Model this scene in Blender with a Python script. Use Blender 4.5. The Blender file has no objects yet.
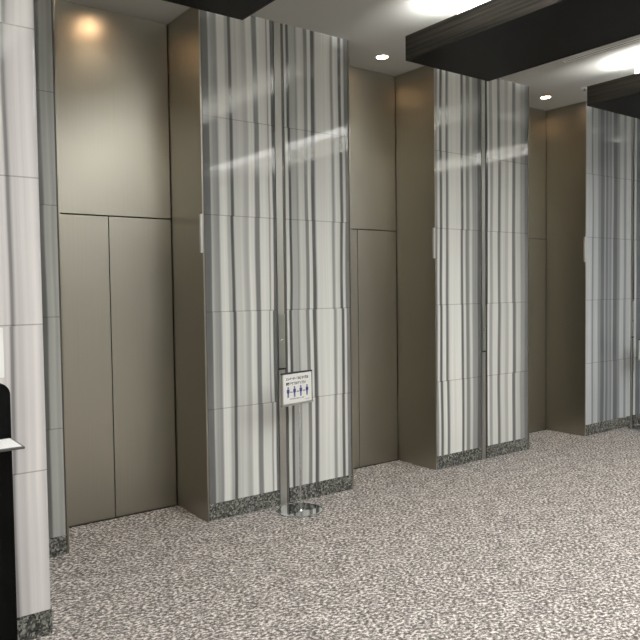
import bpy, bmesh, math, random
from mathutils import Vector, Matrix
random.seed(4)
S = bpy.context.scene
COL = S.collection
PI = math.pi

# ------------------------------------------------------------------ helpers
class MB:
    """collects solids into one mesh"""
    def __init__(self): self.bm = bmesh.new()
    def box(self, x0, x1, y0, y1, z0, z1, bev=0.0, seg=2):
        b = bmesh.new()
        bmesh.ops.create_cube(b, size=1)
        for v in b.verts:
            v.co = Vector((x0+(v.co.x+.5)*(x1-x0), y0+(v.co.y+.5)*(y1-y0), z0+(v.co.z+.5)*(z1-z0)))
        if bev: bmesh.ops.bevel(b, geom=b.edges[:], offset=bev, segments=seg, affect='EDGES', profile=.5)
        return self._add(b)
    def prism(self, pts, a0, a1, axis='y', bev=0.0, seg=2):
        """closed outline pts (u,v) pushed along an axis"""
        b = bmesh.new()
        def P(u, v, a): return {'y': (u, a, v), 'z': (u, v, a), 'x': (a, u, v)}[axis]
        lo = [b.verts.new(P(u, v, a0)) for u, v in pts]
        hi = [b.verts.new(P(u, v, a1)) for u, v in pts]
        b.faces.new(lo); b.faces.new(hi[::-1])
        n = len(pts)
        for i in range(n): b.faces.new((lo[i], hi[i], hi[(i+1) % n], lo[(i+1) % n]))
        bmesh.ops.recalc_face_normals(b, faces=b.faces[:])
        if bev: bmesh.ops.bevel(b, geom=b.edges[:], offset=bev, segments=seg, affect='EDGES', profile=.5)
        return self._add(b)
    def lathe(self, prof, cx=0, cy=0, n=48):
        """profile (radius, z) turned about a vertical axis"""
        b = bmesh.new(); rings = []
        for r, z in prof:
            if r < 1e-6: rings.append([b.verts.new((cx, cy, z))])
            else: rings.append([b.verts.new((cx+r*math.cos(2*PI*i/n), cy+r*math.sin(2*PI*i/n), z)) for i in range(n)])
        for p, q in zip(rings, rings[1:]):
            for i in range(n):
                j = (i+1) % n
                if len(p) == 1 and len(q) == 1: continue
                if len(p) == 1: b.faces.new((p[0], q[i], q[j]))
                elif len(q) == 1: b.faces.new((p[i], q[0], p[j]))
                else: b.faces.new((p[i], q[i], q[j], p[j]))
        bmesh.ops.recalc_face_normals(b, faces=b.faces[:])
        return self._add(b)
    def _add(self, b):
        m = bpy.data.meshes.new('tmp'); b.to_mesh(m); b.free()
        self.bm.from_mesh(m); bpy.data.meshes.remove(m)
        return self
    def move(self, M):
        bmesh.ops.transform(self.bm, matrix=M, verts=self.bm.verts[:]); return self
    def build(self, name, mat, parent=None, smooth=False):
        me = bpy.data.meshes.new(name); self.bm.to_mesh(me); self.bm.free()
        if smooth:
            for p in me.polygons: p.use_smooth = True
        me.materials.append(mat)
        o = bpy.data.objects.new(name, me); COL.objects.link(o)
        if parent: o.parent = parent
        if smooth:
            md = o.modifiers.new('edge', 'EDGE_SPLIT'); md.split_angle = math.radians(35)
        return o

def tag(o, label=None, cat=None, group=None, kind=None):
    if label: o['label'] = label
    if cat: o['category'] = cat
    if group: o['group'] = group
    if kind: o['kind'] = kind
    return o
def thing(name, loc, label, cat, group=None, kind=None, rz=0):
    o = bpy.data.objects.new(name, None); COL.objects.link(o)
    o.location = loc; o.rotation_euler = (0, 0, rz); o.empty_display_size = .1
    return tag(o, label, cat, group, kind)
def copy_tree(o, parent=None):
    c = o.copy(); COL.objects.link(c)
    if parent: c.parent = parent
    for ch in list(o.children): copy_tree(ch, c)
    return c
def rounded(x0, x1, z0, z1, r_top, r_bot=0.004, n=10):
    pts = []
    for cx, cz, r, a0 in ((x1-r_bot, z0+r_bot, r_bot, -90), (x1-r_top, z1-r_top, r_top, 0), (x0+r_top, z1-r_top, r_top, 90), (x0+r_bot, z0+r_bot, r_bot, 180)):
        for i in range(n+1):
            a = math.radians(a0+90*i/n); pts.append((cx+r*math.cos(a), cz+r*math.sin(a)))
    return pts

# ------------------------------------------------------------------ materials
def newmat(name):
    m = bpy.data.materials.new(name); m.use_nodes = True
    nt = m.node_tree; b = nt.nodes['Principled BSDF']
    return m, nt, b
def N(nt, t, **kw):
    n = nt.nodes.new(t)
    for k, v in kw.items(): setattr(n, k, v)
    return n
def math_node(nt, op, a, b=None, clamp=False):
    n = N(nt, 'ShaderNodeMath', operation=op, use_clamp=clamp)
    for i, v in enumerate((a, b)):
        if v is None: continue
        if isinstance(v, (int, float)): n.inputs[i].default_value = v
        else: nt.links.new(v, n.inputs[i])
    return n.outputs[0]
def plain(name, col, rough=.5, metal=0.0, spec=.5, noise=.04, scale=30):
    m, nt, b = newmat(name)
    b.inputs['Roughness'].default_value = rough; b.inputs['Metallic'].default_value = metal
    b.inputs['Specular IOR Level'].default_value = spec
    tc = N(nt, 'ShaderNodeTexCoord'); nz = N(nt, 'ShaderNodeTexNoise'); nz.inputs['Scale'].default_value = scale
    nt.links.new(tc.outputs['Object'], nz.inputs['Vector'])
    r = N(nt, 'ShaderNodeValToRGB'); e = r.color_ramp.elements
    e[0].color = (*[c*(1-noise) for c in col], 1); e[1].color = (*[min(1, c*(1+noise)) for c in col], 1)
    nt.links.new(nz.outputs['Fac'], r.inputs['Fac']); nt.links.new(r.outputs['Color'], b.inputs['Base Color'])
    return m
def emit(name, col, s):
    m, nt, b = newmat(name)
    b.inputs['Base Color'].default_value = (*col, 1)
    b.inputs['Emission Color'].default_value = (*col, 1); b.inputs['Emission Strength'].default_value = s
    return m
def lin(s):  # sRGB grey value -> linear
    return s/12.92 if s <= .04045 else ((s+.055)/1.055)**2.4

JOINTS = (.79, 1.478, 2.157, 2.838)
def marble(name, stops, tint=(.985, 1, .955), dark_tint=(.97, 1, .99), gain=1.0, coat=.5, rough=.06):
    """polished marble with vertical veins; stops = (world x, sRGB lightness)"""
    m, nt, b = newmat(name); L = nt.links
    b.inputs['Roughness'].default_value = rough
    b.inputs['Specular IOR Level'].default_value = coat
    geo = N(nt, 'ShaderNodeNewGeometry'); sp = N(nt, 'ShaderNodeSeparateXYZ'); L.new(geo.outputs['Position'], sp.inputs[0])
    x0, x1 = stops[0][0], stops[-1][0]
    # slow sideways drift of the veins with height, broken at each course
    row = math_node(nt, 'FLOOR', math_node(nt, 'DIVIDE', math_node(nt, 'SUBTRACT', sp.outputs['Z'], .105), .684))
    row = math_node(nt, 'MINIMUM', row, 4)
    comb = N(nt, 'ShaderNodeCombineXYZ'); L.new(math_node(nt, 'MULTIPLY', sp.outputs['X'], 2.2), comb.inputs[0])
    L.new(math_node(nt, 'ADD', math_node(nt, 'MULTIPLY', sp.outputs['Z'], .55), math_node(nt, 'MULTIPLY', row, .35)), comb.inputs[2])
    wob = N(nt, 'ShaderNodeTexNoise'); wob.inputs['Scale'].default_value = 1.0; wob.inputs['Detail'].default_value = 1.5
    L.new(comb.outputs[0], wob.inputs['Vector'])
    dx = math_node(nt, 'MULTIPLY', math_node(nt, 'SUBTRACT', wob.outputs['Fac'], .5), .05)
    xs = math_node(nt, 'ADD', sp.outputs['X'], dx)
    fac = math_node(nt, 'DIVIDE', math_node(nt, 'SUBTRACT', xs, x0), x1-x0, True)
    ramp = N(nt, 'ShaderNodeValToRGB'); cr = ramp.color_ramp; cr.interpolation = 'LINEAR'
    while len(cr.elements) > 1: cr.elements.remove(cr.elements[-1])
    for i, (x, l) in enumerate(stops[:32]):
        e = cr.elements[0] if i == 0 else cr.elements.new((x-x0)/(x1-x0))
        if i == 0: e.position = 0
        t = max(0, min(1, (l-.4)/.42)); v = lin(l)*gain*(.74+.48*t)
        e.color = (*[v*(dark_tint[k]*(1-t)+tint[k]*t) for k in range(3)], 1)
    L.new(fac, ramp.inputs['Fac'])
    # fine streaks
    c2 = N(nt, 'ShaderNodeCombineXYZ'); L.new(math_node(nt, 'MULTIPLY', xs, 42), c2.inputs[0])
    L.new(math_node(nt, 'MULTIPLY', sp.outputs['Z'], .5), c2.inputs[2]); L.new(math_node(nt, 'MULTIPLY', sp.outputs['Y'], 42), c2.inputs[1])
    nz = N(nt, 'ShaderNodeTexNoise'); nz.inputs['Scale'].default_value = 1.0; nz.inputs['Detail'].default_value = 4
    L.new(c2.outputs[0], nz.inputs['Vector'])
    r2 = N(nt, 'ShaderNodeValToRGB'); r2.color_ramp.elements[0].position = .25; r2.color_ramp.elements[1].position = .75
    r2.color_ramp.elements[0].color = (.84, .84, .84, 1); r2.color_ramp.elements[1].color = (1.06, 1.06, 1.06, 1)
    L.new(nz.outputs['Fac'], r2.inputs['Fac'])
    mx = N(nt, 'ShaderNodeMix', data_type='RGBA', blend_type='MULTIPLY'); mx.inputs['Factor'].default_value = 1
    L.new(ramp.outputs['Color'], mx.inputs['A']); L.new(r2.outputs['Color'], mx.inputs['B'])
    # horizontal joints
    jf = None
    for z in JOINTS:
        d = math_node(nt, 'LESS_THAN', math_node(nt, 'ABSOLUTE', math_node(nt, 'SUBTRACT', sp.outputs['Z'], z)), .0032)
        jf = d if jf is None else math_node(nt, 'MAXIMUM', jf, d)
    mj = N(nt, 'ShaderNodeMix', data_type='RGBA', blend_type='MULTIPLY')
    L.new(math_node(nt, 'MULTIPLY', jf, .55), mj.inputs['Factor'])
    L.new(mx.outputs['Result'], mj.inputs['A']); mj.inputs['B'].default_value = (.3, .3, .28, 1)
    L.new(mj.outputs['Result'], b.inputs['Base Color'])
    return m

def steel(name, col, rough, axis=2, amp=.05):
    """hairline stainless steel, lines running along an axis"""
    m, nt, b = newmat(name); L = nt.links
    b.inputs['Metallic'].default_value = 1
    tc = N(nt, 'ShaderNodeTexCoord'); mp = N(nt, 'ShaderNodeMapping'); L.new(tc.outputs['Object'], mp.inputs[0])
    sc = [160, 160, 160]; sc[axis] = 1.2; mp.inputs['Scale'].default_value = sc
    nz = N(nt, 'ShaderNodeTexNoise'); nz.inputs['Scale'].default_value = 1; nz.inputs['Detail'].default_value = 3; L.new(mp.outputs[0], nz.inputs['Vector'])
    r = N(nt, 'ShaderNodeValToRGB'); r.color_ramp.elements[0].position = .3; r.color_ramp.elements[1].position = .7
    r.color_ramp.elements[0].color = (*[c*(1-amp) for c in col], 1); r.color_ramp.elements[1].color = (*[c*(1+amp) for c in col], 1)
    L.new(nz.outputs['Fac'], r.inputs['Fac']); L.new(r.outputs['Color'], b.inputs['Base Color'])
    rr = math_node(nt, 'ADD', math_node(nt, 'MULTIPLY', nz.outputs['Fac'], .06), rough-.03); L.new(rr, b.inputs['Roughness'])
    return m

def granite(name):
    m, nt, b = newmat(name); L = nt.links
    b.inputs['Roughness'].default_value = .25
    geo = N(nt, 'ShaderNodeNewGeometry')
    v = N(nt, 'ShaderNodeTexVoronoi'); v.inputs['Scale'].default_value = 95; v.inputs['Randomness'].default_value = 1
    nz = N(nt, 'ShaderNodeTexNoise'); nz.inputs['Scale'].default_value = 60; nz.inputs['Detail'].default_value = 6; nz.inputs['Roughness'].default_value = .75
    L.new(geo.outputs['Position'], v.inputs['Vector']); L.new(geo.outputs['Position'], nz.inputs['Vector'])
    bw = N(nt, 'ShaderNodeRGBToBW'); L.new(v.outputs['Color'], bw.inputs[0])
    f = math_node(nt, 'ADD', math_node(nt, 'MULTIPLY', bw.outputs[0], .55), math_node(nt, 'MULTIPLY', nz.outputs['Fac'], .5))
    r = N(nt, 'ShaderNodeValToRGB'); cr = r.color_ramp
    cr.elements[0].position = .3; cr.elements[0].color = (.018, .019, .017, 1)
    cr.elements[1].position = .78; cr.elements[1].color = (.34, .34, .31, 1)
    e = cr.elements.new(.52); e.color = (.075, .078, .070, 1)
    L.new(f, r.inputs['Fac']); L.new(r.outputs['Color'], b.inputs['Base Color'])
    return m

def carpet(name):
    m, nt, b = newmat(name); L = nt.links
    b.inputs['Roughness'].default_value = .95; b.inputs['Specular IOR Level'].default_value = .1
    geo = N(nt, 'ShaderNodeNewGeometry')
    mp = N(nt, 'ShaderNodeMapping'); mp.inputs['Scale'].default_value = (.8, 1.1, 1); mp.inputs['Rotation'].default_value = (0, 0, .64)
    L.new(geo.outputs['Position'], mp.inputs[0])
    n1 = N(nt, 'ShaderNodeTexNoise'); n1.inputs['Scale'].default_value = 56; n1.inputs['Detail'].default_value = 4; n1.inputs['Roughness'].default_value = .72
    n2 = N(nt, 'ShaderNodeTexNoise'); n2.inputs['Scale'].default_value = 9; n2.inputs['Detail'].default_value = 2
    for n in (n1, n2): L.new(mp.outputs[0], n.inputs['Vector'])
    f = math_node(nt, 'ADD', math_node(nt, 'MULTIPLY', n1.outputs['Fac'], .90), math_node(nt, 'MULTIPLY', n2.outputs['Fac'], .10))
    r = N(nt, 'ShaderNodeValToRGB'); cr = r.color_ramp
    cr.elements[0].position = .41; cr.elements[0].color = (.080, .072, .068, 1)
    cr.elements[1].position = .60; cr.elements[1].color = (.86, .81, .77, 1)
    e = cr.elements.new(.50); e.color = (.25, .23, .215, 1)
    L.new(f, r.inputs['Fac']); L.new(r.outputs['Color'], b.inputs['Base Color'])
    bp = N(nt, 'ShaderNodeBump'); bp.inputs['Strength'].default_value = .35; bp.inputs['Distance'].default_value = .01
    L.new(n1.outputs['Fac'], bp.inputs['Height']); L.new(bp.outputs[0], b.inputs['Normal'])
    return m

def dark_wood(name):
    m, nt, b = newmat(name); L = nt.links
    b.inputs['Roughness'].default_value = .5; b.inputs['Specular IOR Level'].default_value = .12
    tc = N(nt, 'ShaderNodeTexCoord'); mp = N(nt, 'ShaderNodeMapping'); L.new(tc.outputs['Object'], mp.inputs[0])
    mp.inputs['Scale'].default_value = (60, 1.2, 60)
    nz = N(nt, 'ShaderNodeTexNoise'); nz.inputs['Scale'].default_value = 1; nz.inputs['Detail'].default_value = 5; L.new(mp.outputs[0], nz.inputs['Vector'])
    r = N(nt, 'ShaderNodeValToRGB'); cr = r.color_ramp
    cr.elements[0].position = .35; cr.elements[0].color = (.006, .0055, .0045, 1)
    cr.elements[1].position = .72; cr.elements[1].color = (.036, .031, .025, 1)
    L.new(nz.outputs['Fac'], r.inputs['Fac']); L.new(r.outputs['Color'], b.inputs['Base Color'])
    return m

P1 = [(2.311,.46),(2.353,.46),(2.363,.73),(2.384,.63),(2.419,.6),(2.434,.82),(2.484,.82),(2.496,.7),(2.514,.7),(2.524,.4),(2.54,.42),(2.551,.76),(2.617,.78),(2.637,.7),(2.664,.7),(2.679,.83),(2.713,.83),(2.727,.55),(2.756,.55),(2.767,.83),(2.83,.82),(2.841,.58),(2.854,.82),(2.867,.8),(2.876,.42),(2.885,.45)]
P1R = [(3.002,.78),(3.013,.75),(3.021,.38),(3.036,.4),(3.044,.68),(3.086,.68),(3.099,.6),(3.117,.77),(3.164,.76),(3.175,.55),(3.198,.55),(3.207,.82),(3.229,.8),(3.238,.4),(3.262,.42),(3.279,.8),(3.417,.82),(3.433,.6),(3.448,.62),(3.463,.81),(3.499,.78),(3.511,.42),(3.529,.44),(3.539,.79),(3.553,.77),(3.565,.52),(3.607,.5)]
P2 = [(4.577,.6),(4.6,.6),(4.612,.8),(4.627,.8),(4.637,.45),(4.658,.45),(4.671,.82),(4.704,.82),(4.717,.5),(4.734,.5),(4.755,.84),(4.897,.84),(4.913,.45),(4.932,.45),(4.945,.8),(4.965,.8),(4.981,.55),(5.012,.57),(5.034,.78),(5.052,.78),(5.07,.62),(5.125,.6),(5.143,.4),(5.179,.42)]
P2R = [(5.262,.4),(5.27,.4),(5.279,.82),(5.296,.82),(5.307,.65),(5.338,.65),(5.352,.8),(5.412,.8),(5.426,.5),(5.45,.5),(5.469,.78),(5.518,.78),(5.533,.7),(5.567,.71),(5.582,.82),(5.629,.82),(5.644,.5),(5.676,.5),(5.694,.75),(5.747,.75),(5.77,.6),(5.816,.6),(5.836,.5),(5.898,.48)]
P3 = [(6.869,.76),(6.973,.76),(6.985,.58),(7.001,.6),(7.019,.74),(7.083,.74),(7.101,.6),(7.135,.6),(7.155,.48),(7.206,.48),(7.225,.66),(7.239,.64),(7.256,.5),(7.284,.52),(7.298,.64),(7.324,.6),(7.35,.55),(7.375,.7),(7.392,.68),(7.407,.47),(7.467,.47),(7.483,.58),(7.517,.6),(7.54,.75),(7.602,.75),(7.621,.6),(7.649,.6),(7.672,.76),(7.751,.76)]
P3R = [(7.826,.42),(7.835,.8),(7.865,.8),(7.88,.5),(7.96,.48),(7.98,.7),(8.05,.72),(8.08,.5),(8.14,.52),(8.17,.75),(8.3,.76),(8.33,.5),(8.38,.52),(8.4,.78),(8.55,.78),(8.6,.6),(8.66,.6)]
P0 = [(-1.2,.7),(-.9,.8),(-.6,.6),(-.5,.8),(-.1,.76),(-.05,.5),(.02,.55),(.05,.8),(.30,.82),(.33,.6),(.38,.55),(.41,.8),(.6,.78),(.64,.6),(.68,.62),(.70,.8),(.765,.8),(.781,.82),(.788,.62),(.795,.54),(.805,.57),(.81,.76),(.84,.78),(.845,.74),(.852,.82),(.903,.82),(.925,.78),(.933,.75)]
P0B = [(.935,.42),(1.20,.42),(1.222,.42),(1.228,.45),(1.24,.66),(1.27,.68),(1.285,.63),(1.31,.67),(1.318,.66)]  # dark left end paints the shadow line beside the near corner

GREEN = (.93, 1, .96)
M_P1, M_P1R = marble('marble_a', P1), marble('marble_b', P1R)
M_P2, M_P2R = marble('marble_c', P2), marble('marble_d', P2R)
COOL_CAST = (.93, .98, 1.0)  # tint paints cool light falling on the far pillar into its marble
M_P3, M_P3R = marble('marble_e', P3, COOL_CAST, (.9, .98, 1.06)), marble('marble_f', P3R, COOL_CAST, (.88, .98, 1.12))
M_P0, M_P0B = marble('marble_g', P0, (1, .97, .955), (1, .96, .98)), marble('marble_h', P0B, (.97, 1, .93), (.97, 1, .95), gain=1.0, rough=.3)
M_DOOR = steel('hairline_steel', (.43, .412, .352), .37, 2, .022)
M_JAMB = steel('hairline_steel_jamb', (.405, .38, .32), .33, 2, .022)
M_TRIM = steel('polished_trim', (.55, .55, .50), .22, 2, .03)
M_CHAN = steel('channel_steel', (.50, .50, .47), .42, 2, .03)
M_PLATE = steel('plate_steel', (.46, .48, .45), .35, 2, .03)
M_CHROME = steel('chrome', (.72, .74, .74), .06, 2, .01)
M_GRAN = granite('speckled_granite')
M_CARPET = carpet('mottled_carpet')
M_WOOD = dark_wood('dark_wood')
M_WOODB = plain('box_underside', (.007, .007, .0068), .5, spec=.1, noise=.25, scale=14)
M_CEIL = plain('ceiling_paint', (.47, .47, .445), .9, noise=.01)
M_BAY = plain('far_marble', (.46, .465, .44), .3, noise=.08, scale=3)
M_FAR = plain('far_wall_paint', (.16, .15, .135), .5, noise=.02, scale=4)
M_WALL = plain('wall_paint', (.62, .61, .58), .7, noise=.02, scale=4)
M_WHITE = plain('white_paint', (.84, .84, .82), .6, noise=.01)
M_BLACKGAP = plain('black_gap', (.02, .02, .018), .7)
M_DARKGAP = plain('dark_channel_side', (.10, .095, .085), .4)
M_SILL = plain('dark_sill', (.05, .048, .043), .4, .6)
M_LANTERN = plain('lantern_cover', (.62, .63, .61), .3)
M_PAPER = plain('paper_white', (.80, .80, .77), .6, noise=.01)
M_FRAME = plain('sign_frame_black', (.02, .02, .02), .4)
M_FRAMEG = plain('sign_frame_grey', (.42, .43, .41), .35, .6)
M_NAVY = plain('navy_print', (.030, .040, .19), .6)
M_GREYINK = plain('grey_print', (.16, .17, .18), .6)
M_INK = plain('dark_print', (.02, .02, .028), .6)
M_BLACK = plain('black_board', (.003, .003, .003), .6, spec=.06)
M_TRAYRIM = plain('tray_rim', (.06, .06, .058), .4)
M_SHEET = plain('white_sheet', (.88, .88, .87), .5, noise=.01)
M_LED = emit('cove_led', (1.0, .99, .95), 260)
M_DOWN = emit('downlight_lens', (1.0, .66, .40), 52)
M_SPRINK = plain('sprinkler_white', (.7, .7, .68), .4)

# ------------------------------------------------------------------ dimensions (metres)
H = 3.6                     # ceiling
D = .493                    # recess depth of the lift doors
PIER = [(2.292, 3.617), (4.567, 5.894), (6.854, 8.70)]
P0R = 1.330                 # right edge of the pier behind the near wall corner
RECESS = [(P0R, 2.292), (3.617, 4.567), (5.894, 6.854)]
ZT = 2.164                  # top of the door leaves
W = 6.6                     # hall width
XL, XR = -2.2, 11.0
HALL = 98

# ------------------------------------------------------------------ shell
tag(MB().box(XL-.15, XR+.15, -W-.15, D+.3, -.12, 0).build('floor', M_CARPET), 'mottled grey-beige carpet floor of the elevator hall', 'floor', kind='structure')
tag(MB().box(XL-.15, XR+.15, -W-.15, D+.3, H, H+.12).build('ceiling', M_CEIL), 'plain pale ceiling of the elevator hall', 'ceiling', kind='structure')
tag(MB().box(XL, XR, D+.06, D+.3, 0, H).build('wall_back', M_BLACKGAP), 'dark wall behind the elevator doors', 'wall', kind='structure')
tag(MB().box(XL-.15, XL, -W, D+.3, 0, H).build('wall_left', M_WALL), 'end wall of the hall on the left', 'wall', kind='structure')
tag(MB().box(XR, XR+.15, -W, D+.3, 0, H).build('wall_right', M_WALL), 'end wall of the hall on the right', 'wall', kind='structure')
tag(MB().box(8.70, XR, 0, D+.06, 0, H).build('wall_back_end', M_WALL), 'plain wall past the last marble pier', 'wall', kind='structure')
fr = tag(MB().box(XL-.15, XR+.15, -W-.15, -W, 0, H).build('wall_front', M_FAR), 'wall across the hall facing the elevators', 'wall', kind='structure')

for a, b in ((-1.3, .3), (3.2, 5.0), (8.0, 9.6)):
    MB().box(a, b, -W-.01, -W+.03, .12, H-.002).build('marble_bay', M_BAY, fr)
for a, b in ((.3, 3.2), (5.0, 8.0)):
    MB().box(a+.3, b-.3, -W-.01, -W+.015, .01, ZT).build('steel_bay', M_JAMB, fr)

# ------------------------------------------------------------------ marble piers
def pier(l, r, mL, mR, ch, label, dark_sides=False):
    """ch = (metal left, metal right, dark right) of the vertical channel"""
    t = thing('pillar', ((l+r)/2, 0, 0), label, 'pillar', kind='structure')
    ox = (l+r)/2
    T = Matrix.Translation((-ox, 0, 0))
    e = .012
    MB().box(l+.02, ch[0]-.004, .002, D+.055, .12, H).move(T).build('marble_panel', mL, t)
    MB().box(ch[2]+.002, r-.02, .002, D+.055, .12, H).move(T).build('marble_panel', mR, t)
    MB().box(l+e, ch[0]-.004, -.001, .05, 0, .12, .0015, 1).move(T).build('granite_base', M_GRAN, t)
    MB().box(ch[2]+.002, r-e, -.001, .05, 0, .12, .0015, 1).move(T).build('granite_base', M_GRAN, t)
    MB().box(l+e, l+.02, .004, .05, .12, H).box(r-.02, r-e, .004, .05, .12, H).move(T).build('shadow_gap', M_DARKGAP, t)
    MB().box(ch[0], ch[1], -.002, .03, 0, H).move(T).build('metal_channel', M_CHAN, t)
    MB().box(ch[0]-.004, ch[0], .006, .03, 0, H).box(ch[1], ch[2]+.002, .010, .03, 0, H).move(T).build('channel_groove', M_DARKGAP, t)
    return t
pier(*PIER[0], M_P1, M_P1R, (2.905, 2.962, 2.990), 'striped white and grey marble pillar behind the chrome sign stand, widest in view')
pier(*PIER[1], M_P2, M_P2R, (5.188, 5.234, 5.256), 'striped marble pillar in the middle distance, between the second and third elevator doors')
pier(*PIER[2], M_P3, M_P3R, (7.766, 7.792, 7.832), 'grey striped marble pillar with cool bluish light tinted in, at the right edge of the photo')

# pier between the near wall corner and the first lift
t = thing('pillar', (1.12, 0, 0), 'narrow strip of greenish grey marble between the near white corner and the first elevator', 'pillar', kind='structure')
T = Matrix.Translation((-1.12, 0, 0))
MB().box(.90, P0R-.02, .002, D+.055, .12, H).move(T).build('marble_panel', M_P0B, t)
MB().box(.90, P0R-.012, -.001, .05, 0, .12, .0015, 1).move(T).build('granite_base', M_GRAN, t)
MB().box(P0R-.02, P0R-.012, .004, .05, .12, H).move(T).build('shadow_gap', M_DARKGAP, t)

# near corner of the hall: front face at y = -1.005
CX, CY = .940, -1.005
def corner_outline(x1, y0, r=.018):
    pts = [(XL, y0)]
    for i in range(7):
        a = math.radians(-90+15*i); pts.append((x1-r+r*math.cos(a), y0+r+r*math.sin(a)))
    return pts+[(x1, D+.055), (XL, D+.055)]
t = thing('pillar', (0, CY, 0), 'nearest pinkish white marble pillar with one grey vein, at the left edge behind the black stand', 'pillar', kind='structure')
T = Matrix.Translation((0, -CY, 0))
MB().prism(corner_outline(CX, CY), .12, H, 'z').move(T).build('marble_panel', M_P0, t)
MB().prism(corner_outline(CX+.004, CY-.004, .02), 0, .12, 'z').move(T).build('granite_base', M_GRAN, t)

# ------------------------------------------------------------------ lift doors
DL = ['first elevator from the left, tall brushed steel doors under a plain steel panel, brightest in view',
      'second elevator, brushed steel recess right of the pillar with the sign stand',
      'third elevator, narrow steel recess half hidden between the two far marble pillars']
for i, (l, r) in enumerate(RECESS):
    t = thing('door_%d' % (i+1), ((l+r)/2, D, 0), DL[i], 'elevator door', 'brushed steel elevator doorways', 'structure')
    T = Matrix.Translation((-(l+r)/2, -D, 0)); c = (l+r)/2
    MB().box(l+.022, c-.0025, D, D+.04, .008, ZT-.004, .0015, 1).move(T).build('door_leaf', M_DOOR, t)
    MB().box(c+.0025, r-.022+.016, D, D+.04, .008, ZT-.004, .0015, 1).move(T).build('door_leaf', M_DOOR, t)
    MB().box(l+.022, r-.006, D, D+.04, ZT+.004, H-.004, .0015, 1).move(T).build('transom_panel', M_DOOR, t)
    MB().box(l-.012, l, -.003, D+.045, 0, H-.003, .001, 1).move(T).build('jamb', M_JAMB, t)
    MB().box(r, r+.012, -.003, D+.045, 0, H-.003, .001, 1).move(T).build('jamb', M_JAMB, t)
    MB().box(l, r, D-.004, D+.045, 0, .006).move(T).build('sill', M_SILL, t)

# ------------------------------------------------------------------ hall lanterns on the jambs
LL = ['pale narrow indicator plate on the left edge of the pillar with the sign stand',
      'pale narrow indicator plate on the left edge of the middle distance marble pillar',
      'pale narrow indicator plate on the left edge of the bluish pillar at the right']
lan = thing('hall_lantern', (PIER[0][0], 0, 1.89), LL[0], 'indicator plate', 'indicator plates beside the elevators')
MB().box(-.018, -.0005, -.010, .012, 0, .268, .003).build('cover', M_LANTERN, lan)
MB().box(-.014, -.0005, .012, .016, .01, .258, .001, 1).build('back_plate', M_PLATE, lan)
for i in (1, 2):
    c = copy_tree(lan); c.location = (PIER[i][0], 0, 1.89); c['label'] = LL[i]

# ------------------------------------------------------------------ call plates in the channels
def call_plate(x0, x1, z0, z1, zb, label):
    w = x1-x0
    t = thing('elevator_call_switch', ((x0+x1)/2, -.002, z0), label, 'call button', 'call button plates on the pillars')
    MB().box(-w/2, w/2, -.008, -.0003, 0, z1-z0, .0015, 1).build('plate', M_PLATE, t)
    MB().box(-w/2, w/2, -.0095, -.0003, -.012, .002, .001, 1).build('end_cap', M_SILL, t)
    b = MB().lathe([(0, .004), (.011, .004), (.0125, .003), (.0125, 0)], n=24).move(Matrix.Translation((0, -.008, zb-z0)) @ Matrix.Rotation(PI/2, 4, 'X')).build('call_button', M_CHROME, t, True)
    MB().lathe([(0, .0052), (.006, .0052), (.0065, .004)], n=20).move(Matrix.Translation((0, -.008, zb-z0)) @ Matrix.Rotation(PI/2, 4, 'X')).build('button_face', M_GREYINK, b, True)
    return t
call_plate(2.905, 2.962, 1.040, 1.446, 1.245, 'long grey call button plate directly above the sign stand on its marble pillar')
call_plate(5.188, 5.234, 1.032, 1.462, 1.235, 'long dark call button plate on the middle distance marble pillar')
call_plate(7.766, 7.814, 1.040, 1.450, 1.224, 'dark call button plate on the bluish pillar beside the right photo edge')

# ------------------------------------------------------------------ hanging wooden light boxes
ZB, ZTOP, YE, YF = 3.28, 3.458, -.62, -6.0
BW = .91
def light_box(cx, y_end, label):
    t = thing('hanging_light_box', (cx, (y_end+YF)/2, ZB), label, 'ceiling light box', 'dark wooden light boxes under the ceiling')
    T = Matrix.Translation((-cx, -(y_end+YF)/2, -ZB)); l, r = cx-BW/2, cx+BW/2
    zt = ZTOP-.040
    MB().box(l+.019, r-.019, YF+.019, y_end-.019, ZB+.002, zt).move(T).build('bottom_panel', M_WOODB, t)
    MB().box(l, l+.02, YF, y_end, ZB, ZTOP, .0015, 1).move(T).build('side_fascia', M_WOOD, t)
    MB().box(r-.02, r, YF, y_end, ZB, ZTOP, .0015, 1).move(T).build('side_fascia', M_WOOD, t)
    MB().box(l+.0195, r-.0195, y_end-.02, y_end, ZB, ZTOP, .0015, 1).move(T).build('end_fascia', M_WOOD, t)
    MB().box(l+.0195, r-.0195, YF, YF+.02, ZB, ZTOP, .0015, 1).move(T).build('end_fascia', M_WOOD, t)
    ys = y_end-.40
    MB().box(l+.11, r-.11, YF+.4, ys, zt, H-.001).move(T).build('white_support', M_WHITE, t)
    for a, b in ((l+.045, l+.095), (r-.095, r-.045)):
        MB().box(a, b, YF+.2, ys+.06, zt, zt+.012, .003, 1).move(T).build('light_strip', M_LED, t)
    return t
light_box(1.82, YE, 'dark wooden light box cut off by the top edge, above the first elevator')
light_box(4.095, YE, 'largest dark wooden light box, hanging in front of the second elevator')
light_box(6.372, YE, 'dark wooden light box at the right edge, in front of the far bluish pillar')
light_box(8.648, YE, 'dark wooden light box beyond the right edge of the view')  # unseen box, included for its light on the end pillar
light_box(-.455, -1.5, 'dark wooden light box beyond the left edge of the view')  # unseen box, added to light the near pillar

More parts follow.
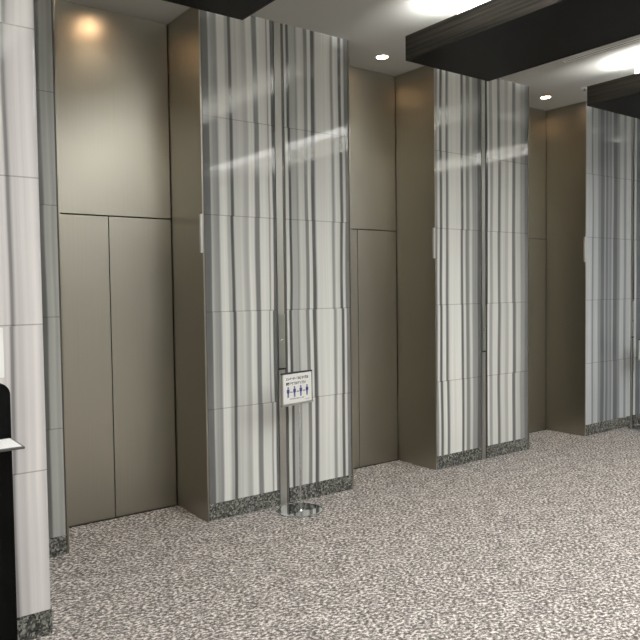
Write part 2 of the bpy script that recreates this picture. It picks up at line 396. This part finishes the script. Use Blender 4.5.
# ------------------------------------------------------------------ downlights
DLAB = ['round recessed downlight in the ceiling of the first elevator recess', 'round recessed downlight in the ceiling of the second elevator recess', 'round recessed downlight in the ceiling of the third elevator recess']
dn = thing('recessed_downlight', (1.82, .15, H), DLAB[0], 'downlight', 'downlights above the elevator doors')
MB().lathe([(.048, 0), (.048, -.004), (.052, -.006), (.060, -.004), (.062, 0)], n=40).build('trim_ring', M_WHITE, dn, True)
MB().lathe([(0, -.0035), (.047, -.003), (.047, -.0005), (0, -.0005)], n=40).build('lens', M_DOWN, dn, True)
for i, x in enumerate((4.10, 6.366)):
    c = copy_tree(dn); c.location = (x, .15, H); c['label'] = DLAB[i+1]
for i, x in enumerate((1.82, 4.10, 6.366)):
    ld = bpy.data.lights.new('downlight_lamp', 'SPOT'); ld.energy = 16; ld.color = (1, .80, .58); ld.spot_size = math.radians(120); ld.spot_blend = .9; ld.shadow_soft_size = .045
    lo = bpy.data.objects.new('downlight_lamp', ld); lo.location = (x, .15, H-.02); COL.objects.link(lo)

# unseen fill lights added between the boxes to brighten marble and floor
for x in (.68, 2.957, 5.234, 7.51):
    ld = bpy.data.lights.new('hall_fill', 'AREA'); ld.shape = 'RECTANGLE'; ld.size = .9; ld.size_y = 3.5; ld.energy = HALL; ld.color = (1, .99, .965)
    lo = bpy.data.objects.new('hall_fill', ld); lo.location = (x, -4.1, H-.01); ld.spread = math.radians(172); COL.objects.link(lo)

# ceiling slot diffuser and sprinkler
t = thing('air_slot', (5.515, -.95, H), 'thin pale linear air slot in the ceiling beside the largest light box', 'air vent')
MB().box(-.022, -.010, -.45, .28, -.004, 0, .001, 1).box(.010, .022, -.45, .28, -.004, 0, .001, 1).box(-.022, .022, .28, .292, -.004, 0).box(-.022, .022, -.462, -.45, -.004, 0).build('slot_frame', M_WHITE, t)
MB().box(-.010, .010, -.45, .28, -.0015, 0).build('slot_gap', M_SILL, t)
t = thing('sprinkler', (6.40, -.28, H), 'tiny sprinkler head on the ceiling above the far bluish pillar', 'sprinkler')
MB().lathe([(0, -.008), (.030, -.007), (.036, 0)], n=28).build('escutcheon', M_SPRINK, t, True)
MB().lathe([(0, -.030), (.013, -.030), (.013, -.027), (.005, -.025), (.006, -.008), (0, -.008)], n=20).build('head', M_GREYINK, t, True)

# ------------------------------------------------------------------ sign stand
def text_obj(body, size, mat, parent, loc, width=None, name='lettering'):
    cu = bpy.data.curves.new(name, 'FONT'); cu.body = body; cu.size = size; cu.align_x = 'LEFT'; cu.extrude = .0002
    cu.offset = size*.045
    o = bpy.data.objects.new(name, cu); COL.objects.link(o); o.parent = parent
    o.location = loc; o.rotation_euler = (PI/2, 0, 0); cu.materials.append(mat)
    bpy.context.view_layer.update()
    dg = bpy.context.evaluated_depsgraph_get()
    me = bpy.data.meshes.new_from_object(o.evaluated_get(dg)); me.materials.clear(); me.materials.append(mat)
    wd = max(v.co.x for v in me.vertices)-min(v.co.x for v in me.vertices)
    m = bpy.data.objects.new(name, me); COL.objects.link(m); m.parent = parent
    m.location = loc; m.rotation_euler = (PI/2, 0, 0)
    if width: m.scale = (width/wd, 1, 1)
    bpy.data.objects.remove(o); bpy.data.curves.remove(cu)
    return m
def pictogram(mb, x, z, s, y):
    """standing person: head, shoulders with arms, legs"""
    def disc(cx, cz, r, n=16): mb.prism([(cx+r*math.cos(2*PI*i/n), cz+r*math.sin(2*PI*i/n)) for i in range(n)], y, y-.0006)
    disc(x, z+.46*s, .105*s)
    mb.prism(rounded(x-.19*s, x+.19*s, z-.08*s, z+.33*s, .11*s, .06*s, 5), y, y-.0006)
    mb.prism([(x-.115*s, z+.05*s), (x-.105*s, z-.54*s), (x-.02*s, z-.54*s), (x-.01*s, z-.1*s), (x+.01*s, z-.1*s), (x+.02*s, z-.54*s), (x+.105*s, z-.54*s), (x+.115*s, z+.05*s)], y, y-.0006)
def arrow(mb, x, z, w, y):
    h = .0028
    mb.prism([(x-w/2, z), (x-w/2+.007, z+.007), (x-w/2+.007, z+h), (x+w/2-.007, z+h), (x+w/2-.007, z+.007), (x+w/2, z), (x+w/2-.007, z-.007), (x+w/2-.007, z-h), (x-w/2+.007, z-h), (x-w/2+.007, z-.007)], y, y-.0006)
def sign_stand(loc, rz, label, sx=-.045):
    t = thing('sign_stand', loc, label, 'sign stand', 'chrome floor sign stands', rz=rz)
    MB().lathe([(0, .0), (.163, 0), (.166, .004), (.166, .011), (.162, .0155), (.158, .0165), (.150, .0166), (.08, .0166), (.02, .0166), (.014, .0170), (.012, .028), (0, .028)], n=72).build('base', M_CHROME, t, True)
    MB().lathe([(0, .02), (.0068, .02), (.0068, .90), (0, .90)], n=20).build('pole', M_CHROME, t, True)
    z0, z1 = .806, 1.030; w = .156; yb = -.022
    b = MB().box(-w, w, yb-.004, yb+.008, z0, z1, .001, 1).build('sign_board', M_FRAMEG, t); b.location.x = sx
    MB().box(-.012, .012, -.016, .008, .83, .905, .002, 1).build('clamp', M_FRAMEG, t)
    MB().box(-w-.002, w+.002, yb-.008, yb+.009, z1-.004, z1+.007, .001, 1).build('top_bar', M_FRAME, b)
    MB().box(-w-.002, w+.012, yb-.008, yb+.009, z0-.008, z0+.003, .001, 1).build('bottom_bar', M_FRAMEG, b)
    MB().box(w-.002, w+.003, yb-.007, yb+.008, z0, z1, .001, 1).build('side_bar', M_FRAME, b)
    MB().box(-w+.010, w-.006, yb-.0052, yb-.004, z0+.008, z1-.004).build('paper', M_PAPER, b)
    yp = yb-.0054
    text_obj('エレベーターをお待ちの際は', .022, M_INK, b, (-.118, yp, z1-.047), .232)
    text_obj('間隔を空けてお並びください', .022, M_INK, b, (-.118, yp, z1-.082), .205)
    text_obj('皆様のご協力をお願いいたします', .010, M_GREYINK, b, (-.082, yp, z0+.036), .15)
    text_obj('ビル管理室', .006, M_GREYINK, b, (.08, yp, z0+.022), .05)
    xs = (-.098, -.032, .034, .100); zc = z0+.093
    for x in xs:
        pm = MB(); pictogram(pm, x, zc-.003, .070, yp); pm.build('person_pictogram', M_NAVY, b)
    for x in ((xs[0]+xs[1])/2, (xs[1]+xs[2])/2, (xs[2]+xs[3])/2):
        am = MB(); arrow(am, x, zc-.004, .026, yp); am.build('distance_arrow', M_GREYINK, b)
    return t
sign_stand((2.94, -.215, 0), math.radians(12), 'chrome floor stand with a white notice of four navy figures, before the widest marble pillar')
sign_stand((7.70, -.20, 0), math.radians(4), 'chrome floor sign stand cut off by the right edge, before the bluish pillar', -.025)

# ------------------------------------------------------------------ black stand at the left edge
BY = -1.6
t = thing('display_stand', (.46, BY, 0), 'black upright board with rounded top and a white tray, cut off by the left edge', 'stand')
T = Matrix.Translation((-.46, -BY, 0))
MB().prism(rounded(.27, .648, .015, 1.287, .045), BY, BY+.035, 'y').move(T).build('board', M_BLACK, t)
MB().box(.25, .66, BY-.16, BY+.2, 0, .016, .004).move(T).build('foot_plate', M_BLACK, t)
tr = MB().box(.27, .650, BY-.19, BY, 1.066, 1.075, .003).move(T).build('tray', M_TRAYRIM, t)
MB().box(.28, .640, BY-.180, BY-.012, 1.0745, 1.0775, .001, 1).move(T).build('white_sheet', M_SHEET, tr)
MB().prism(rounded(.30, .632, 1.306, 1.494, .004), BY+.012, BY+.020, 'y').move(T).build('white_card', M_SHEET, t)
for a in (.40, .56): MB().box(a, a+.02, BY+.013, BY+.019, 1.27, 1.31).move(T).build('card_holder', M_BLACK, t)

# ------------------------------------------------------------------ world, camera, colour
w = bpy.data.worlds.new('World'); S.world = w; w.use_nodes = True
w.node_tree.nodes['Background'].inputs[0].default_value = (1, .98, .95, 1)
w.node_tree.nodes['Background'].inputs[1].default_value = .02
R = [[0.8032527472385603, -0.5955109496124014, -0.012317992752120902], [0.03487330556835992, 0.026373764728115152, 0.9990436812736476], [0.5946165794967722, 0.8029141507196158, -0.041952234288019405]]
cd = bpy.data.cameras.new('camera'); co = bpy.data.objects.new('camera', cd); COL.objects.link(co)
rt, up, fw = (Vector(r) for r in R)
co.matrix_world = Matrix(((rt.x, up.x, -fw.x, 0), (rt.y, up.y, -fw.y, -4.4515), (rt.z, up.z, -fw.z, 1.6213), (0, 0, 0, 1)))
cd.sensor_width = 36; cd.lens = 710.63/640*36; cd.clip_start = .05
S.camera = co
S.view_settings.view_transform = 'Standard'; S.view_settings.look = 'None'
S.view_settings.exposure = 0; S.view_settings.gamma = 1
S.cycles.use_denoising = True
S.cycles.max_bounces = 10; S.cycles.diffuse_bounces = 6; S.cycles.glossy_bounces = 5
S.cycles.sample_clamp_indirect = 6
